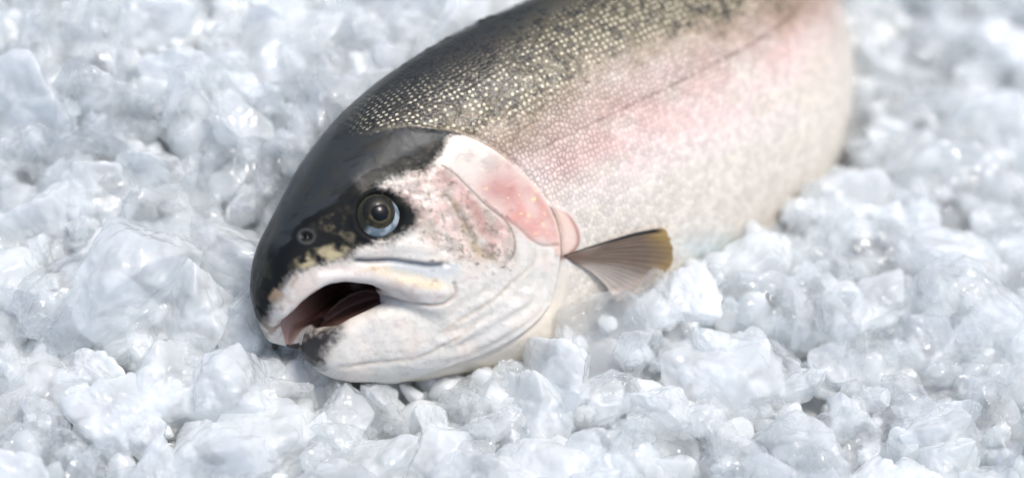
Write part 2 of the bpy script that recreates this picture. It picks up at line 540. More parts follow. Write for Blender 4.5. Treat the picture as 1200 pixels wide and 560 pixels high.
# dark crown and snout
DARK = [(290, 420), (309, 384), (316, 362), (328, 342), (338, 327), (352, 317), (374, 312), (394, 305), (408, 302), (416, 293), (434, 287),
        (455, 285), (476, 272), (489, 262), (491, 250), (482, 240), (474, 228), (460, 222), (445, 219), (452, 213), (464, 208), (478, 201),
        (498, 203), (507, 194), (518, 180), (526, 160), (545, 155), (640, 120), (700, 40), (500, -60), (200, 200)]
dk = region(UVw + np.stack([n3 - .5, n4 - .5], -1) * 8, DARK, 7)
H = mixc(H, srgb(124, 112, 98), region(UVw, DARK, 15) * (.45 + .9 * (n2 - .3)))
H = mixc(H, srgb(25, 26, 26), dk)
H = mixc(H, srgb(52, 55, 57), dk * smooth(-1.5, 2, dR + 22 * (sky_streak - .5)) * smooth(.0, .1, aR) * (.55 + .45 * smooth(.36, .44, fbm(P3 / np.array([70, 8, 16], np.float32) + 27, 3))))  # streaky grey sky reflection painted into the crown above the ridge
H = mixc(H, srgb(62, 60, 50), dk * smooth(.5, .75, n2) * .5)
# pale mottles in front of the eye, between nostril and lip
pm = region(UVw, [(348, 304), (366, 294), (398, 287), (410, 292), (400, 303), (372, 311), (352, 315)], 4)
H = mixc(H, srgb(168, 157, 126), pm * smooth(.36, .6, n2))
pm2 = region(UVw, [(312, 352), (322, 338), (338, 330), (350, 324), (344, 334), (328, 348), (318, 366)], 3)
H = mixc(H, srgb(150, 130, 106), pm2 * smooth(.42, .6, n2))
pm3 = region(UVw, [(376, 262), (395, 248), (412, 268), (420, 282), (398, 284), (384, 278)], 7)
H = mixc(H, srgb(104, 98, 78), pm3 * smooth(.45, .7, n3 * .5 + n2 * .5))
H = mixc(H, srgb(150, 154, 152), groove(dN - 8, 1.6) * .15)
H = mixc(H, srgb(12, 12, 13), groove(dN, 5) * .8)
# black tip of the lower jaw
jt = region(UVw + np.stack([n3 - .5, n3 - .5], -1) * 14, [(330, 408), (350, 394), (376, 384), (400, 374), (404, 384), (394, 398), (384, 412), (377, 428), (368, 438), (340, 438)], 11)
jaw = (q_ < -62) & (p_ < -100) | (dE > 90) & (UV[:, 1] > 385)
H = mixc(H, srgb(44, 40, 38), jt * (q_ < -58) * np.where((V0[:, 2] < -6) & (q_ > -74), 0, 1))
# inside of the mouth
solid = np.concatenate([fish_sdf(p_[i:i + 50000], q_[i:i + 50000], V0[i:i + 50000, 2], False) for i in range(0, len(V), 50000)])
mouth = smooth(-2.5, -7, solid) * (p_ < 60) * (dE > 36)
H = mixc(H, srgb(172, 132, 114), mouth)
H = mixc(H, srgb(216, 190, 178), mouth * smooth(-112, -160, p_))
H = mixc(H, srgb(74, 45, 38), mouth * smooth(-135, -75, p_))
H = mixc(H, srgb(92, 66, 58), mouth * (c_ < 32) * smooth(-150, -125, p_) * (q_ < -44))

neck, _ = poly_dist(UV, spline([(300, 240), (372, 172), (430, 158), (470, 150), (519, 153), (548, 160), (580, 177), (606, 198), (628, 221), (641, 240), (667, 252), (680, 280), (664, 312), (662, 340), (640, 400), (560, 445), (500, 470)]))
hm = smooth(1.5, -1.5, neck)
hm = np.where(p_ > 190, 0, np.where(p_ < -30, 1, hm))
hm_soft = np.where(p_ > 200, 0, smooth(8, -3, neck)); hm_soft = np.where(p_ < -60, 1, hm_soft)
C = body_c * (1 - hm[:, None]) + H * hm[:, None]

# girth coordinate for the rows of scales
top = mono(p_, TP, TT); bot = mono(p_, UP, UU)
girth = np.arctan2(q_ - (top + bot) / 2, np.maximum(c_, 0) * 1.9 + 1e-3) * 150
nape = smooth(-60, 40, p_) * smooth(95, 40, np.abs(bl - 70) ) 
scale_amt = (1 - hm_soft) * smooth(-80, -20, p_)
spot = (1 - hm_soft) * smooth(-8, 16, bl) * smooth(95, 45, bl + 12 * (n1 - .5)) * smooth(-40, 20, p_)
bspot = (1 - hm_soft) * smooth(-30, 30, bk)

Xw = to_world(fish_to_view(V))
mf, nt, bs, out = new_mat('trout_skin')
L = nt.links.new
at = lambda n: node(nt, 'ShaderNodeAttribute', attribute_name=n)
acol, asc, asp, abs_, aco, awet = at('skin'), at('scale_amt'), at('spot'), at('bspot'), at('rows'), at('wet')
mp = node(nt, 'ShaderNodeMapping'); L(aco.outputs['Vector'], mp.inputs['Vector'])
vo = node(nt, 'ShaderNodeTexVoronoi', voronoi_dimensions='2D', Scale=1.0, Randomness=0.74)
L(mp.outputs[0], vo.inputs['Vector'])
ve = node(nt, 'ShaderNodeTexVoronoi', voronoi_dimensions='2D', feature='DISTANCE_TO_EDGE', Scale=1.0, Randomness=0.74)
L(mp.outputs[0], ve.inputs['Vector'])
nz = node(nt, 'ShaderNodeTexNoise', Scale=0.16, Detail=3.0); L(aco.outputs['Vector'], nz.inputs['Vector'])


def math_n(op, a, b=None, c=None, clamp=False):
    n = node(nt, 'ShaderNodeMath', operation=op, use_clamp=clamp)
    for k, x in enumerate((a, b, c)):
        if x is None: continue
        if isinstance(x, (int, float)): n.inputs[k].default_value = x
        else: L(x, n.inputs[k])
    return n.outputs[0]


def ramp(x, lo, hi, a=0.0, b=1.0):
    n = node(nt, 'ShaderNodeMapRange', interpolation_type='SMOOTHSTEP')
    L(x, n.inputs[0]); n.inputs[1].default_value = lo; n.inputs[2].default_value = hi
    n.inputs[3].default_value = a; n.inputs[4].default_value = b
    return n.outputs[0]


def mix(fac, a, b):
    n = node(nt, 'ShaderNodeMix', data_type='RGBA')
    L(fac, n.inputs[0])
    for s, x in ((6, a), (7, b)):
        if isinstance(x, tuple): n.inputs[s].default_value = x
        else: L(x, n.inputs[s])
    return n.outputs[2]


cellr = node(nt, 'ShaderNodeSeparateColor'); L(vo.outputs['Color'], cellr.inputs[0])
r_ = cellr.outputs[0]; g_ = cellr.outputs[1]
# dark rim between scales
edge = ramp(ve.outputs['Distance'], 0.0, 0.36, 1, 0)
f_edge = math_n('MULTIPLY', math_n('MULTIPLY', edge, asc.outputs['Fac']), math_n('MULTIPLY', math_n('MULTIPLY', nz.outputs['Fac'], at('net').outputs['Fac']), 0.95))
rimc = node(nt, 'ShaderNodeMix', data_type='RGBA', blend_type='MULTIPLY'); rimc.inputs[0].default_value = 1
L(acol.outputs['Color'], rimc.inputs[6]); rimc.inputs[7].default_value = (.34, .31, .30, 1)
c1 = mix(f_edge, acol.outputs['Color'], rimc.outputs[2])
# each scale a little lighter or darker
vcell = math_n('MULTIPLY_ADD', r_, 0.3, 0.86)
hsv = node(nt, 'ShaderNodeHueSaturation'); L(c1, hsv.inputs['Color']); L(vcell, hsv.inputs['Value'])
c2 = mix(asc.outputs['Fac'], c1, hsv.outputs[0])
vd = node(nt, 'ShaderNodeTexVoronoi', voronoi_dimensions='2D', Scale=.74, Randomness=.40); L(mp.outputs[0], vd.inputs['Vector'])
cell2 = node(nt, 'ShaderNodeSeparateColor'); L(vd.outputs['Color'], cell2.inputs[0])
# cream dot in the middle of the dark back scales
dot = ramp(vd.outputs['Distance'], 0.17, 0.34, 1, 0)
dsel = ramp(math_n('ADD', cell2.outputs[1], math_n('MULTIPLY', nz.outputs['Fac'], 1.2)), 0.62, 0.95)
f_dot = math_n('MULTIPLY', math_n('MULTIPLY', dot, dsel), asp.outputs['Fac'])
c3 = mix(math_n('MULTIPLY', f_dot, 0.9), c2, tuple(srgb(202, 193, 166)) + (1,))
# black flecks
nb = node(nt, 'ShaderNodeTexNoise', Scale=0.55, Detail=2.0); L(aco.outputs['Vector'], nb.inputs['Vector'])
f_bl = math_n('MULTIPLY', ramp(math_n('ADD', nb.outputs['Fac'], math_n('MULTIPLY', r_, 0.22)), 0.66, 0.74), abs_.outputs['Fac'])
c4 = mix(math_n('MULTIPLY', f_bl, 0.85), c3, tuple(srgb(26, 25, 22)) + (1,))
L(c4, bs.inputs['Base Color'])
# relief: scales, fine skin grain
geo = node(nt, 'ShaderNodeTexCoord')
ng = node(nt, 'ShaderNodeTexNoise', Scale=900.0, Detail=3.0); L(geo.outputs['Object'], ng.inputs['Vector'])
hgt = math_n('ADD', math_n('MULTIPLY', math_n('SUBTRACT', 0.6, vo.outputs['Distance']), math_n('MULTIPLY', asc.outputs['Fac'], 0.9)),
             math_n('MULTIPLY', ng.outputs['Fac'], math_n('MULTIPLY_ADD', at('crown').outputs['Fac'], -0.42, 0.45)))
bp = node(nt, 'ShaderNodeBump', Strength=0.30, Distance=0.0009); L(hgt, bp.inputs['Height'])
L(bp.outputs[0], bs.inputs['Normal'])
L(ramp(awet.outputs['Fac'], 0, 1, .46, .26), bs.inputs['Roughness'])
bs.inputs['IOR'].default_value = 1.4
bs.inputs['Coat IOR'].default_value = 1.33
crn = at('crown').outputs['Fac']
L(math_n('MULTIPLY', ramp(awet.outputs['Fac'], 0, 1, .10, .75), math_n('MULTIPLY_ADD', crn, -.93, 1.0)), bs.inputs['Coat Weight'])
L(math_n('MULTIPLY_ADD', crn, -.36, .5), bs.inputs['Specular IOR Level'])
bs.inputs['Coat Roughness'].default_value = .09
nw = node(nt, 'ShaderNodeTexNoise', Scale=330.0, Detail=3.0); L(geo.outputs['Object'], nw.inputs['Vector'])
bw = node(nt, 'ShaderNodeBump', Strength=0.4, Distance=0.0012); L(nw.outputs['Fac'], bw.inputs['Height'])
L(bw.outputs[0], bs.inputs['Coat Normal'])
bs.inputs['Subsurface Weight'].default_value = 0.12
bs.inputs['Subsurface Radius'].default_value = (.004, .002, .0014)
bs.inputs['Subsurface Scale'].default_value = 1.0

trout = bpy.data.objects.new('trout', None); COL.objects.link(trout)
trout['label'] = 'whole rainbow trout with open mouth and pink flank lying on the crushed ice'
trout['category'] = 'fish'
FISH_LOC = Xw[V[:, 1] < -150].mean(0); FISH_LOC[2] = Xw[:, 2].min()
trout.location = FISH_LOC
body = add_mesh('body', Xw - FISH_LOC, Q, mf, trout)
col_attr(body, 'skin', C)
float_attr(body, 'scale_amt', scale_amt); float_attr(body, 'spot', spot); float_attr(body, 'bspot', bspot)
wet = np.clip(.25 + .75 * hm * (dk * .6 + ch * 1.0 + op * .9) + .35 * (n1 - .4), 0, 1)
float_attr(body, 'net', np.clip(.25 + .75 * smooth(-130, -20, bl) + .6 * groove(np.hypot(UV[:, 0] - 640, UV[:, 1] - 195), 80), 0, 1.2)); float_attr(body, 'wet', wet); float_attr(body, 'crown', hm * dk)
vec_attr(body, 'rows', np.stack([p_ / 5.6, girth / 4.8, np.sign(V[:, 2])], -1))
fish_bvh = BVHTree.FromPolygons([Vector(x) for x in Xw[::1]], Q.tolist()) if not DEV == 'clay' else None

# ------------------------------------------------------------------ eyes
me_, nt, be, _o = new_mat('eye_surface')
ac = node(nt, 'ShaderNodeAttribute', attribute_name='tint'); nt.links.new(ac.outputs['Color'], be.inputs['Base Color'])
be.inputs['Roughness'].default_value = .25
be.inputs['Specular IOR Level'].default_value = .15
be.inputs['Coat IOR'].default_value = 1.33; be.inputs['Coat Weight'].default_value = .45; be.inputs['Coat Roughness'].default_value = .03


def dome(R, rmax, lift, off, nr=26, na=72):
    # local frame on the skin: ex to the tail, ey to the back
    n = EYE_N; ex = np.array([1.0, 0, 0]) - n[0] * n; ex /= np.linalg.norm(ex); ey = np.cross(n, ex)
    if ey[1] < 0: ey = -ey
    P, F, pol = [], [], []
    for i in range(nr + 1):
        r = rmax * i / nr
        for j in range(na):
            t = 2 * math.pi * j / na
            x, y = r * math.cos(t) + off[0], r * math.sin(t) + off[1]
            h = math.sqrt(max(R * R - x * x - y * y, 0)) - R + lift
            if i == nr: h -= 3
            P.append(EYE + ex * x + ey * y + n * h); pol.append((r, t, x, y))
    for i in range(nr):
        for j in range(na):
            k = (j + 1) % na
            F.append((i * na + j, (i + 1) * na + j, (i + 1) * na + k, i * na + k))
    return np.array(P), np.array(F), np.array(pol)


def put(name, P, F, mat, parent, side, ploc):
    P = P.copy()
    if side < 0:
        P[:, 2] *= -1; F = F[:, ::-1]
    return add_mesh(name, to_world(fish_to_view(P)) - ploc, F, mat, parent)


for side in (1, -1):
    P, F, pol = dome(38, 27.6, 5.2, (0, 0)); r, t, x, y = pol.T
    nn = fbm(P / 7.0, 3)
    c = np.tile(srgb(108, 122, 132), (len(P), 1))
    c = mixc(c, srgb(158, 168, 174), smooth(.42, .66, nn))
    c = mixc(c, srgb(44, 44, 36), smooth(-6, 3, y - .35 * x + 8 * (nn - .5)))
    c = mixc(c, srgb(64, 62, 48), smooth(22, 25, r) * .7 * smooth(-10, 5, y))
    c = mixc(c, srgb(40, 42, 44), smooth(25.4, 27.4, r) * .7)
    eye = put('eye', P, F, me_, trout, side, FISH_LOC); col_attr(eye, 'tint', c)
    P, F, pol = dome(38, 19.5, 5.7, (.5, 3.5)); r, t, x, y = pol.T
    nn = fbm(P / 4.0 + 5, 3); rr = r + 3 * (nn - .5)
    c = np.tile(srgb(40, 39, 29), (len(P), 1))
    c = mixc(c, srgb(92, 82, 48), smooth(.45, .7, nn) * .7)
    c = mixc(c, srgb(28, 28, 24), groove(rr - 16, 2.2) * .7)
    c = mixc(c, srgb(128, 112, 66), groove(r - 11.6 + 2.5 * (nn - .5), 1.0) * .25)
    c = mixc(c, srgb(20, 20, 18), smooth(-3, 8, y - 2.5) * .75)
    ir = put('iris', P, F, me_, eye, side, 0); col_attr(ir, 'tint', c)
    P, F, pol = dome(24, 10.4, 7.0, (.5, 2.8), 12, 48)
    c = np.tile(srgb(6, 8, 13), (len(P), 1))
    pu = put('pupil', P, F, me_, eye, side, 0); col_attr(pu, 'tint', c)
    for o in (ir, pu):
        o.location = -Vector(FISH_LOC)

# ------------------------------------------------------------------ fins
mfin, nt, bf, of = new_mat('fin_membrane')
ac = node(nt, 'ShaderNodeAttribute', attribute_name='tint'); nt.links.new(ac.outputs['Color'], bf.inputs['Base Color'])
bf.inputs['Roughness'].default_value = .32
bf.inputs['Coat Weight'].default_value = .4; bf.inputs['Coat Roughness'].default_value = .12
tr = node(nt, 'ShaderNodeBsdfTranslucent'); nt.links.new(ac.outputs['Color'], tr.inputs['Color'])
ms = node(nt, 'ShaderNodeMixShader'); ms.inputs[0].default_value = .42
nt.links.new(bf.outputs[0], ms.inputs[1]); nt.links.new(tr.outputs[0], ms.inputs[2]); nt.links.new(ms.outputs[0], of.inputs['Surface'])


def fin(name, lead, trail, tip, lift0, lift1, paint, rays=15, ni=60, nj=150):
    lead, trail, tip = spline(lead, 10), spline(trail, 10), spline(tip, 10)
    P = np.zeros((ni, nj, 3)); S = np.zeros((ni, nj)); Rr = np.zeros((ni, nj))
    at_ = lambda c, t: np.array([np.interp(t, np.linspace(0, 1, len(c)), c[:, k]) for k in (0, 1)])
    base = [surf_point(*at_(lead, 0)), None]
    # coarse surface lookups, then interpolate
    cs = np.linspace(0, 1, 9); cr = np.linspace(0, 1, 9)
    Gd = np.zeros((9, 9, 3))
    for i, s in enumerate(cs):
        for j, r in enumerate(cr):
            a = at_(lead, s); b = at_(trail, s); root0, root1 = lead[0], trail[0]
            e0, e1 = lead[-1], trail[-1]
            rt = root0 + (root1 - root0) * r
            tp = at_(tip, r)
            bow = (a - (root0 + (e0 - root0) * s)) * (1 - r) + (b - (root1 + (e1 - root1) * s)) * r
            uv = rt + (tp - rt) * s + bow
            Gd[i, j] = surf_point(*uv) + normal_at(surf_point(*uv)) * (lift0 + (lift1 - lift0) * s ** 1.4)
    for k in range(3):
        M1 = np.array([np.interp(np.linspace(0, 1, nj), cr, Gd[i, :, k]) for i in range(9)])
        P[:, :, k] = np.array([np.interp(np.linspace(0, 1, ni), cs, M1[:, j]) for j in range(nj)]).T
    ss, rr = np.meshgrid(np.linspace(0, 1, ni), np.linspace(0, 1, nj), indexing='ij')
    du = np.gradient(P, axis=0); dv = np.gradient(P, axis=1)
    nn = np.cross(du, dv); nn /= np.linalg.norm(nn, axis=2, keepdims=True) + 1e-9
    if nn[..., 2].mean() < 0: nn = -nn
    ph = (rr * rays * (1 + (ss > .5) * 0) + 1.6 * (fbm(np.stack([ss * 2, rr * 5, rr * 0 + 8], -1), 3) - .5)) % 1.0
    ray = np.exp(-((ph - .5) / .22) ** 2)
    wob = fbm(np.stack([ss * 3, rr * 3, rr * 0], -1), 3) - .5
    h = .55 * ray * (1 - .4 * ss) + 9 * wob * ss
    ragged = (fbm(np.stack([rr * 26, rr * 0, rr * 0 + 4], -1), 2) - .5) * 5 * smooth(.85, 1, ss)
    P = P + nn * h[..., None] + du / (np.linalg.norm(du, axis=2, keepdims=True) + 1e-9) * ragged[..., None]
    th = 1.6 * (1 - .6 * ss)
    Tp = P + nn * th[..., None] * .5; Bt = P - nn * th[..., None] * .5
    idx = np.arange(ni * nj).reshape(ni, nj); m = ni * nj
    f = np.stack([idx[:-1, :-1], idx[1:, :-1], idx[1:, 1:], idx[:-1, 1:]], -1).reshape(-1, 4)
    loop = np.concatenate([idx[0, :], idx[1:, -1], idx[-1, -2::-1], idx[-2:0:-1, 0]])
    l2 = np.roll(loop, -1)
    F = np.concatenate([f, f[:, ::-1] + m, np.stack([loop, l2, l2 + m, loop + m], -1)])
    o = add_mesh(name, to_world(fish_to_view(np.concatenate([Tp.reshape(-1, 3), Bt.reshape(-1, 3)]))) - FISH_LOC, F, mfin, trout)
    c = paint(ss.ravel(), rr.ravel(), ray.ravel(), wob.ravel()); col_attr(o, 'tint', np.vstack([c, c]))
    return o


def paint_pec(s, r, ray, wob):
    c = np.tile(srgb(116, 98, 82), (len(s), 1))
    c = mixc(c, srgb(158, 138, 118), (1 - ray) * .45)
    c = mixc(c, srgb(188, 158, 96), smooth(.62, .98, s - .2 * r + .4 * wob) * .85)
    c = mixc(c, srgb(214, 204, 194), smooth(.45, .95, r + .3 * wob) * .85)
    c = mixc(c, srgb(150, 120, 104), smooth(.25, 0, s) * .6)
    c = mixc(c, srgb(40, 38, 36), smooth(.075, .035, r) * smooth(1.0, .9, s))
    return c


fin('pectoral_fin', [(660, 299), (698, 285), (736, 272), (768, 264)], [(672, 308), (690, 318), (706, 334), (712, 348)],
    [(768, 264), (778, 280), (780, 300), (764, 322), (738, 338), (712, 346)], 1.5, 16, paint_pec)

# ================================================================== the ice
CTRL = np.array([  # picture place and depth of the ice there
    (50, 20, -150), (80, 120, -70), (250, 250, -30), (150, 300, -10), (30, 300, -20), (200, 60, -120), (340, 130, -60),
    (470, 30, -140), (560, -40, -230), (100, 450, 55), (300, 540, 115), (350, 425, 0), (270, 350, 5), (440, 465, 5), (500, 475, 15), (600, 540, 105), (610, 440, -5),
    (650, 400, 10), (720, 365, 5), (800, 335, -35), (880, 310, -75), (930, 255, -150), (1010, 190, -270), (1050, 90, -370),
    (1150, 40, -420), (1190, 200, -260), (1100, 350, -80), (1000, 400, -50), (900, 450, 5), (800, 520, 85),
    (1150, 530, 70), (1000, 530, 70), (1250, 400, -40), (-60, 200, -60), (-60, 480, 60), (1000, -60, -520), (1250, -40, -480), (100, -80, -260), (400, -90, -300),
    (0, 640, 190), (600, 660, 210), (1200, 640, 170)], float)
CW = np.array([pix(*r) for r in CTRL]) @ CAM2W.T       # in units, world axes
under = fish_to_view(np.array([(p, -90.0, -30.0) for p in range(-100, 760, 120)])) @ CAM2W.T
under[:, 2] -= 60
cxy = np.vstack([CW[:, :2], under[:, :2]]); cz = np.concatenate([CW[:, 2], under[:, 2]])
wgt = np.concatenate([np.ones(len(CW)), np.full(len(under), .15)])


def ground(x, y):
    x = np.asarray(x, float); y = np.asarray(y, float)
    sh = x.shape; X = np.stack([x.ravel(), y.ravel()], -1)
    out = np.empty(len(X))
    for i in range(0, len(X), 20000):
        d2 = ((X[i:i + 20000, None, :] - cxy[None]) ** 2).sum(-1)
        w = wgt / (d2 + 55.0 ** 2) ** 1.6
        out[i:i + 20000] = (w * cz).sum(1) / w.sum(1)
    return out.reshape(sh)


def ice_mat(name, clear, tint, rough, through, milk):
    m, nt, b, out = new_mat(name)
    L = nt.links.new
    tc = node(nt, 'ShaderNodeTexCoord')
    n1 = node(nt, 'ShaderNodeTexNoise', Scale=130.0, Detail=2.0); L(tc.outputs['Object'], n1.inputs['Vector'])
    r = node(nt, 'ShaderNodeMapRange'); L(n1.outputs['Fac'], r.inputs[0])
    r.inputs[1].default_value = .35; r.inputs[2].default_value = .65
    r.inputs[3].default_value = clear[0]; r.inputs[4].default_value = clear[1]
    L(r.outputs[0], b.inputs['Transmission Weight'])
    b.inputs['Base Color'].default_value = tuple(tint) + (1,)
    b.inputs['IOR'].default_value = 1.31; b.inputs['Roughness'].default_value = rough
    # cloudy ice lets light soak through, clear ice lets it run straight on
    tl = node(nt, 'ShaderNodeBsdfTranslucent'); tl.inputs[0].default_value = (.972, .99, .988, 1)
    m3 = node(nt, 'ShaderNodeMixShader'); m3.inputs[0].default_value = milk; L(b.outputs[0], m3.inputs[1]); L(tl.outputs[0], m3.inputs[2])
    sh = m3
    if through > 0:
        tp = node(nt, 'ShaderNodeBsdfTransparent'); tp.inputs[0].default_value = (.992, .997, 1, 1)
        mx = node(nt, 'ShaderNodeMixShader'); mx.inputs[0].default_value = through
        L(m3.outputs[0], mx.inputs[1]); L(tp.outputs[0], mx.inputs[2]); sh = mx
    # wet film
    gl = node(nt, 'ShaderNodeBsdfGlossy', Roughness=.07); fr = node(nt, 'ShaderNodeFresnel', IOR=1.33)
    m4 = node(nt, 'ShaderNodeMixShader'); ge = node(nt, 'ShaderNodeNewGeometry'); fm = node(nt, 'ShaderNodeMath', operation='MULTIPLY_ADD')
    L(fr.outputs[0], fm.inputs[0]); iv = node(nt, 'ShaderNodeMath', operation='SUBTRACT'); iv.inputs[0].default_value = 1; L(ge.outputs['Backfacing'], iv.inputs[1])
    L(iv.outputs[0], fm.inputs[1]); fm.inputs[2].default_value = 0; L(fm.outputs[0], m4.inputs[0]); L(sh.outputs[0], m4.inputs[1]); L(gl.outputs[0], m4.inputs[2])
    L(m4.outputs[0], out.inputs['Surface'])
    return m


M_CLOUDY = ice_mat('cloudy_ice', (.0, .35), (.962, .98, .98), .16, .40, .44)
M_CLEAR = ice_mat('clear_ice', (.45, .95), (.97, .986, .986), .06, .52, .26)
M_SNOWY = ice_mat('snowy_ice', (.1, .4), (.955, .972, .974), .25, 0, .46)

import bmesh


def ico(sub):
    bm = bmesh.new(); bmesh.ops.create_icosphere(bm, subdivisions=sub, radius=1)
    d = np.array([v.co[:] for v in bm.verts]); f = np.array([[v.index for v in q.verts] for q in bm.faces]); bm.free()
    return d / np.linalg.norm(d, axis=1, keepdims=True), f


ICO5, ICO3 = ico(6), ico(3)


def lump(seed, dirs, planes=11, k=16.0, rough=1.0):
    r_ = np.random.default_rng(seed)
    n = r_.normal(size=(planes, 3)); n /= np.linalg.norm(n, axis=1, keepdims=True)
    h = r_.uniform(.62, 1.0, planes)
    w = dirs + .22 * (np.stack([fbm(dirs * 1.3 + 10 * j + seed, 3) for j in range(3)], -1) - .5)
    t = np.maximum(w @ n.T / h, 1e-3)
    r = ((t ** k).sum(1)) ** (-1 / k)
    r = np.minimum(r, 1.25)
    r *= 1 + rough * (.26 * (fbm(dirs * 1.6 + seed * 3.1, 3) - .5) + .13 * (fbm(dirs * 4.5 + seed, 2) - .5) + .03 * (fbm(dirs * 12 + seed, 2) - .5) + .014 * (np.abs(fbm(dirs * 24 + seed, 2) - .5) * 2 - .3) * smooth(.4, .6, fbm(dirs * 2.2 + seed + 7, 2)))
    P = dirs * r[:, None] * r_.uniform([.95, .75, .62], [1.15, 1.0, .85])
    return P


protos = {}
for mname, mat in (('clear', M_CLEAR), ('cloudy', M_CLOUDY), ('snowy', M_SNOWY)):
    protos[mname] = []
    for s in range(9 if mname != 'clear' else 7):
        P = lump(100 * len(protos) + s, ICO5[0], planes=int(rng.integers(8, 15)), k=rng.uniform(9, 22))
        o_ = add_mesh('ice_lump', P * K * 40, ICO5[1], mat); me = o_.data; bpy.data.objects.remove(o_)
        protos[mname].append(me)

FISH_SEEN = np.array([(300, 280), (380, 160), (440, 95), (500, 50), (600, -10), (960, -10), (995, 90), (978, 165), (905, 225), (880, 260), (850, 282),
                      (800, 300), (770, 305), (740, 320), (705, 328), (685, 322), (648, 345), (626, 386), (562, 420), (535, 440), (380, 444), (355, 430), (300, 365)], float)


def fish_gap(P):
    co, no, i, d = fish_bvh.find_nearest(Vector(P * K))
    s = (Vector(P * K) - co).dot(no)
    return (d if s > 0 else -d) / K


def in_view(P):
    X = P @ CAM2W
    return project(X), X[2]


def covers_fish(P, r, k_=1.1):
    (u, v), z = in_view(P)
    d, _ = poly_dist(np.array([[u, v]]), np.vstack([FISH_SEEN, FISH_SEEN[:1]]))
    ins = inside(np.array([[u, v]]), FISH_SEEN)[0]
    depth = abs(d[0]) if ins else -abs(d[0])
    if depth < -r * k_: return False
    # nearer than the fish along this sight line?
    o = Vector(to_world([0, 0, D])); X = P @ CAM2W
    for du, dv in [(0, 0)] + [(r * k * math.cos(t), r * k * math.sin(t)) for k in (.55, .95) for t in np.arange(0, 6.28, .785)]:
        t = Vector(to_world(X + np.array([du, dv, 0])))
        hit = fish_bvh.ray_cast(o, (t - o).normalized())
        if hit[0] is not None and hit[3] > (t - o).length - r * K:
            if inside(np.array([[u + du, v - dv]]), FISH_SEEN)[0]: return True
    return False


placed = []          # (P, r)


def clash(P, r, f):
    if not placed: return False
    A = np.array([a for a, _ in placed]); R = np.array([b for _, b in placed])
    return bool((np.linalg.norm(A - P, axis=1) < f * (R + r)).any())


def try_place(u, v, r, sink=.15, f=.66, gap=.36):
    """an ice lump of radius r resting on the bed where it is seen at (u, v)"""
    z = 0.0
    for _ in range(12):
        X = pix(u, v, z) @ CAM2W.T
        gz = float(ground(X[0], X[1]))
        z = z + (gz - X[2]) * .75
    P = pix(u, v, z) @ CAM2W.T
    P = np.array([P[0], P[1], P[2] - sink * r])
    if clash(P, r, f): return None
    if fish_gap(P) < gap * r: return None
    if covers_fish(P, r): return None
    return P


def add_lump(P, r, kind, label, group, name='ice_lump', rot=None):
    me = protos[kind][int(rng.integers(len(protos[kind])))]
    o = bpy.data.objects.new(name, me); COL.objects.link(o)
    o.location = P * K; s = r / 40 * rng.uniform(.95, 1.1)
    o.scale = (s, s, s * rng.uniform(.85, 1.0))
    o.rotation_euler = rot if rot is not None else rng.uniform(0, 6.28, 3)
    o['label'] = label; o['category'] = 'ice lump'
    if group: o['group'] = group
    placed.append((P, r)); return o


# lumps one can pick out in the photograph: place, radius, kind, label
HERO = [
    (100, 125, 62, 'clear', 'large glassy ice lump with a bright left rim, upper left of the bed'),
    (160, 318, 60, 'cloudy', 'big smooth frosted ice lump left of the trout\'s snout'),
    (150, 390, 52, 'clear', 'pitted glassy ice lump just below the big smooth frosted one'),
    (68, 350, 44, 'clear', 'angular clear ice lump near the left edge beside the smooth frosted one'),
    (270, 215, 52, 'clear', 'droplet-covered ice lump touching the dark crown of the trout'),
    (335, 185, 36, 'clear', 'grey wedge of clear ice leaning on the trout\'s nape'),
    (180, 200, 48, 'cloudy', 'round white ice lump between the glassy upper left lump and the trout\'s head'),
    (130, 490, 46, 'cloudy', 'blocky white ice lump in the lower left corner area'),
    (275, 460, 56, 'cloudy', 'broad rough ice lump below and left of the trout\'s jaw'),
    (455, 505, 40, 'clear', 'clear ice lump a little below the trout\'s white chin'),
    (650, 440, 46, 'cloudy', 'rounded ice lump in front of the trout\'s throat'),
    (710, 465, 46, 'clear', 'pointed ice lump right of the one at the trout\'s throat'),
    (1130, 360, 58, 'clear', 'bright sparkling glassy ice lump at the right edge of the bed'),
    (1090, 290, 48, 'cloudy', 'white ice lump just behind the sparkling one at the right'),
    (1030, 350, 52, 'cloudy', 'rounded pale ice lump between the trout\'s belly and the sparkling lump'),
    (1160, 510, 50, 'clear', 'ice lump with bright facets in the lower right corner'),
    (1170, 55, 52, 'snowy', 'blurred white ice lump in the upper right corner'),
    (310, 520, 52, 'cloudy', 'ice lump at the bottom edge below the rough one'),
    (180, 25, 56, 'cloudy', 'blurred ice lump at the top edge left of the trout'),
    (985, 400, 40, 'clear', 'upright clear ice shard below the trout\'s belly on the right'),
]
for u, v, r, kind, lab in HERO:
    r *= 1.22
    P = try_place(u, v, r, .12, .36, .40)
    if P is None: print('HERO skipped', u, v); continue
    add_lump(P, r, kind, lab, None)


def zone(u, v):
    if u < 330 and v < 240: return 'plain smaller ice lump heaped behind and left of the trout\'s head', 'ice lumps behind the head'
    if u < 370: return 'plain smaller ice lump in the pile left of and below the trout\'s snout', 'ice lumps below the snout'
    if v < 110 and u < 620: return 'plain smaller ice lump lying along the dark back of the trout', 'ice lumps along the back'
    if u > 930 and v < 260: return 'plain soft blurred ice lump right of the trout\'s tail end', 'ice lumps beyond the belly'
    if u > 900: return 'plain smaller ice lump in the heap right of and below the trout\'s belly', 'ice lumps on the right'
    return 'plain smaller ice lump in the front heap below the trout\'s throat and fin', 'ice lumps in front of the trout'


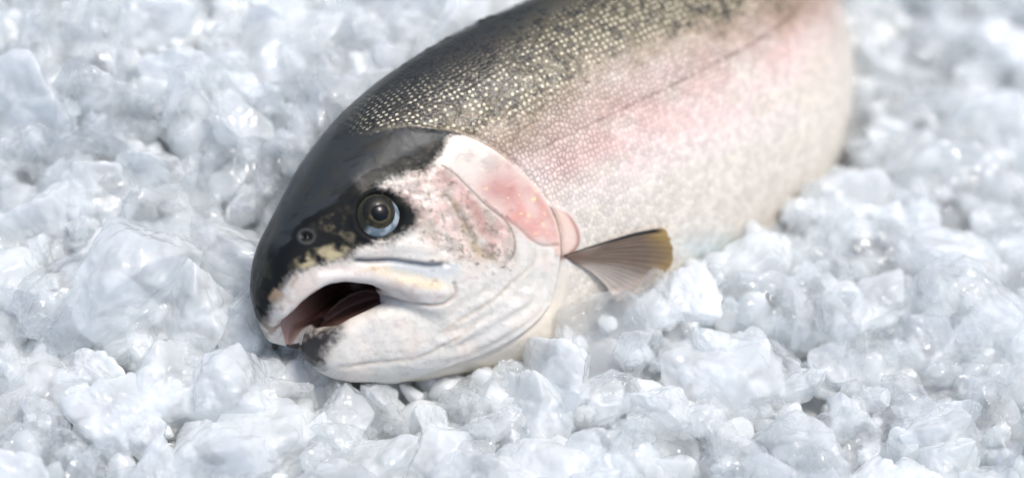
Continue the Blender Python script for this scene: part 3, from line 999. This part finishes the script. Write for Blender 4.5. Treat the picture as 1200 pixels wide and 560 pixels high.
count = len(placed)
for rad, tries, sink, f in ((66, 300, .3, .50), (50, 700, .2, .50), (37, 900, .1, .50), (24, 1500, -.1, .52)):
    for _ in range(tries):
        if count >= 296: break
        u, v = rng.uniform(-40, 1240), rng.uniform(-40, 600)
        r = rad * rng.uniform(.85, 1.2)
        P = try_place(u, v, r, sink, f)
        if P is None: continue
        lab, grp = zone(u, v)
        kind = rng.choice(['clear', 'cloudy', 'snowy'], p=[.58, .38, .04])
        add_lump(P, r, kind, lab, grp); count += 1
print('lumps', count)

# the crushed bed beneath and between them: one mass nobody could count
gx, gy = np.meshgrid(np.arange(-1000, 1001, 7.0), np.arange(-900, 1101, 7.0), indexing='ij')
gz = ground(gx, gy)
PB = np.stack([gx, gy, gz], -1)
gz = gz - 42 + 34 * (fbm(PB / 55.0, 4) - .5) + 20 * (fbm(PB / 22.0, 3) - .5)
VB = np.stack([gx, gy, gz], -1).reshape(-1, 3)
ni, nj = gx.shape; idx = np.arange(ni * nj).reshape(ni, nj)
FB_ = np.stack([idx[:-1, :-1], idx[1:, :-1], idx[1:, 1:], idx[:-1, 1:]], -1).reshape(-1, 4)
# keep the bed under the fish
bb = np.array(Xw) / K
from mathutils.kdtree import KDTree
for i in np.where((VB[:, 0] > -420) & (VB[:, 0] < 640) & (VB[:, 1] > -420) & (VB[:, 1] < 700))[0]:
    hit = fish_bvh.ray_cast(Vector((VB[i, 0] * K, VB[i, 1] * K, -1)), Vector((0, 0, 1)))
    if hit[0] is not None:
        VB[i, 2] = min(VB[i, 2], hit[0].z / K + 6)
bed = add_mesh('ice_bed', VB * K, FB_, M_SNOWY)
bed['kind'] = 'structure'

bits = [lump(900 + s, ICO3[0], planes=9, k=24, rough=1.7) for s in range(12)]
BV, BF, nv = [], [], 0
tri = ICO3[1]
for _ in range(4000):
    x, y = rng.uniform(-780, 780), rng.uniform(-560, 720)
    r = rng.choice([9, 13, 18, 25], p=[.25, .3, .25, .2]) * rng.uniform(.8, 1.2)
    P = np.array([x, y, float(ground(x, y)) - rng.uniform(8, 34)])
    (u, v), z = in_view(P)
    if not (-60 < u < 1260 and -60 < v < 620): continue
    if fish_gap(P) < r * .3 or covers_fish(P, r * .6, .8): continue
    q = rng.normal(size=4); q /= np.linalg.norm(q)
    w_, a_, b_, c3_ = q
    R = np.array([[1 - 2 * (b_ * b_ + c3_ * c3_), 2 * (a_ * b_ - w_ * c3_), 2 * (a_ * c3_ + w_ * b_)],
                  [2 * (a_ * b_ + w_ * c3_), 1 - 2 * (a_ * a_ + c3_ * c3_), 2 * (b_ * c3_ - w_ * a_)],
                  [2 * (a_ * c3_ - w_ * b_), 2 * (b_ * c3_ + w_ * a_), 1 - 2 * (a_ * a_ + b_ * b_)]])
    BV.append((bits[int(rng.integers(12))] * r) @ R.T + P); BF.append(tri + nv); nv += len(ICO3[0])
crush = add_mesh('crushed_ice', np.vstack(BV) * K, np.vstack(BF), M_SNOWY, None, False)
crush['kind'] = 'stuff'
print('bits', len(BF))
# ================================================================== light and camera
w = bpy.data.worlds.new('World'); scene.world = w; w.use_nodes = True
wn = w.node_tree; bg = wn.nodes['Background']
SUNV = np.array([0.36, 0.62, 0.70]); SUNV /= np.linalg.norm(SUNV)
sw = SUNV @ CAM2W.T
elev = math.asin(sw[2]); azim = math.atan2(sw[0], sw[1])
sky = wn.nodes.new('ShaderNodeTexSky'); sky.sky_type = 'NISHITA'; sky.sun_disc = False
sky.sun_elevation = elev; sky.sun_rotation = azim; sky.dust_density = 3.0
wn.links.new(sky.outputs[0], bg.inputs['Color']); bg.inputs['Strength'].default_value = 0.15
sl = bpy.data.lights.new('sun', 'SUN'); sl.energy = 2.0; sl.angle = math.radians(16); sl.color = (1, .965, .91)
so = bpy.data.objects.new('sun', sl); COL.objects.link(so)
so.rotation_euler = Vector(sw).to_track_quat('Z', 'Y').to_euler()
so.location = Vector(sw) * 2

cam = bpy.data.cameras.new('camera'); co = bpy.data.objects.new('camera', cam); COL.objects.link(co)
cam.lens = LENS; cam.sensor_width = SENSOR; cam.clip_start = 0.02; cam.clip_end = 200
M = Matrix([[CAM2W[i][j] for j in range(3)] for i in range(3)]).to_4x4()
M.translation = Vector(to_world([0, 0, D])); co.matrix_world = M
cam.dof.use_dof = True; cam.dof.focus_distance = (D - 62) * K; cam.dof.aperture_fstop = 2.6
cam.dof.aperture_blades = 9
scene.camera = co
scene.view_settings.view_transform = 'Standard'; scene.view_settings.look = 'None'
scene.view_settings.exposure = 0.42; scene.view_settings.gamma = 1
scene.cycles.max_bounces = 16; scene.cycles.transmission_bounces = 10; scene.cycles.transparent_max_bounces = 16
scene.cycles.use_adaptive_sampling = True; scene.cycles.adaptive_threshold = 0.025; scene.cycles.adaptive_min_samples = 16
scene.cycles.diffuse_bounces = 14; scene.cycles.glossy_bounces = 5
scene.cycles.sample_clamp_indirect = 8
if DEV in ('clay', 'skin'):
    cam.dof.use_dof = False
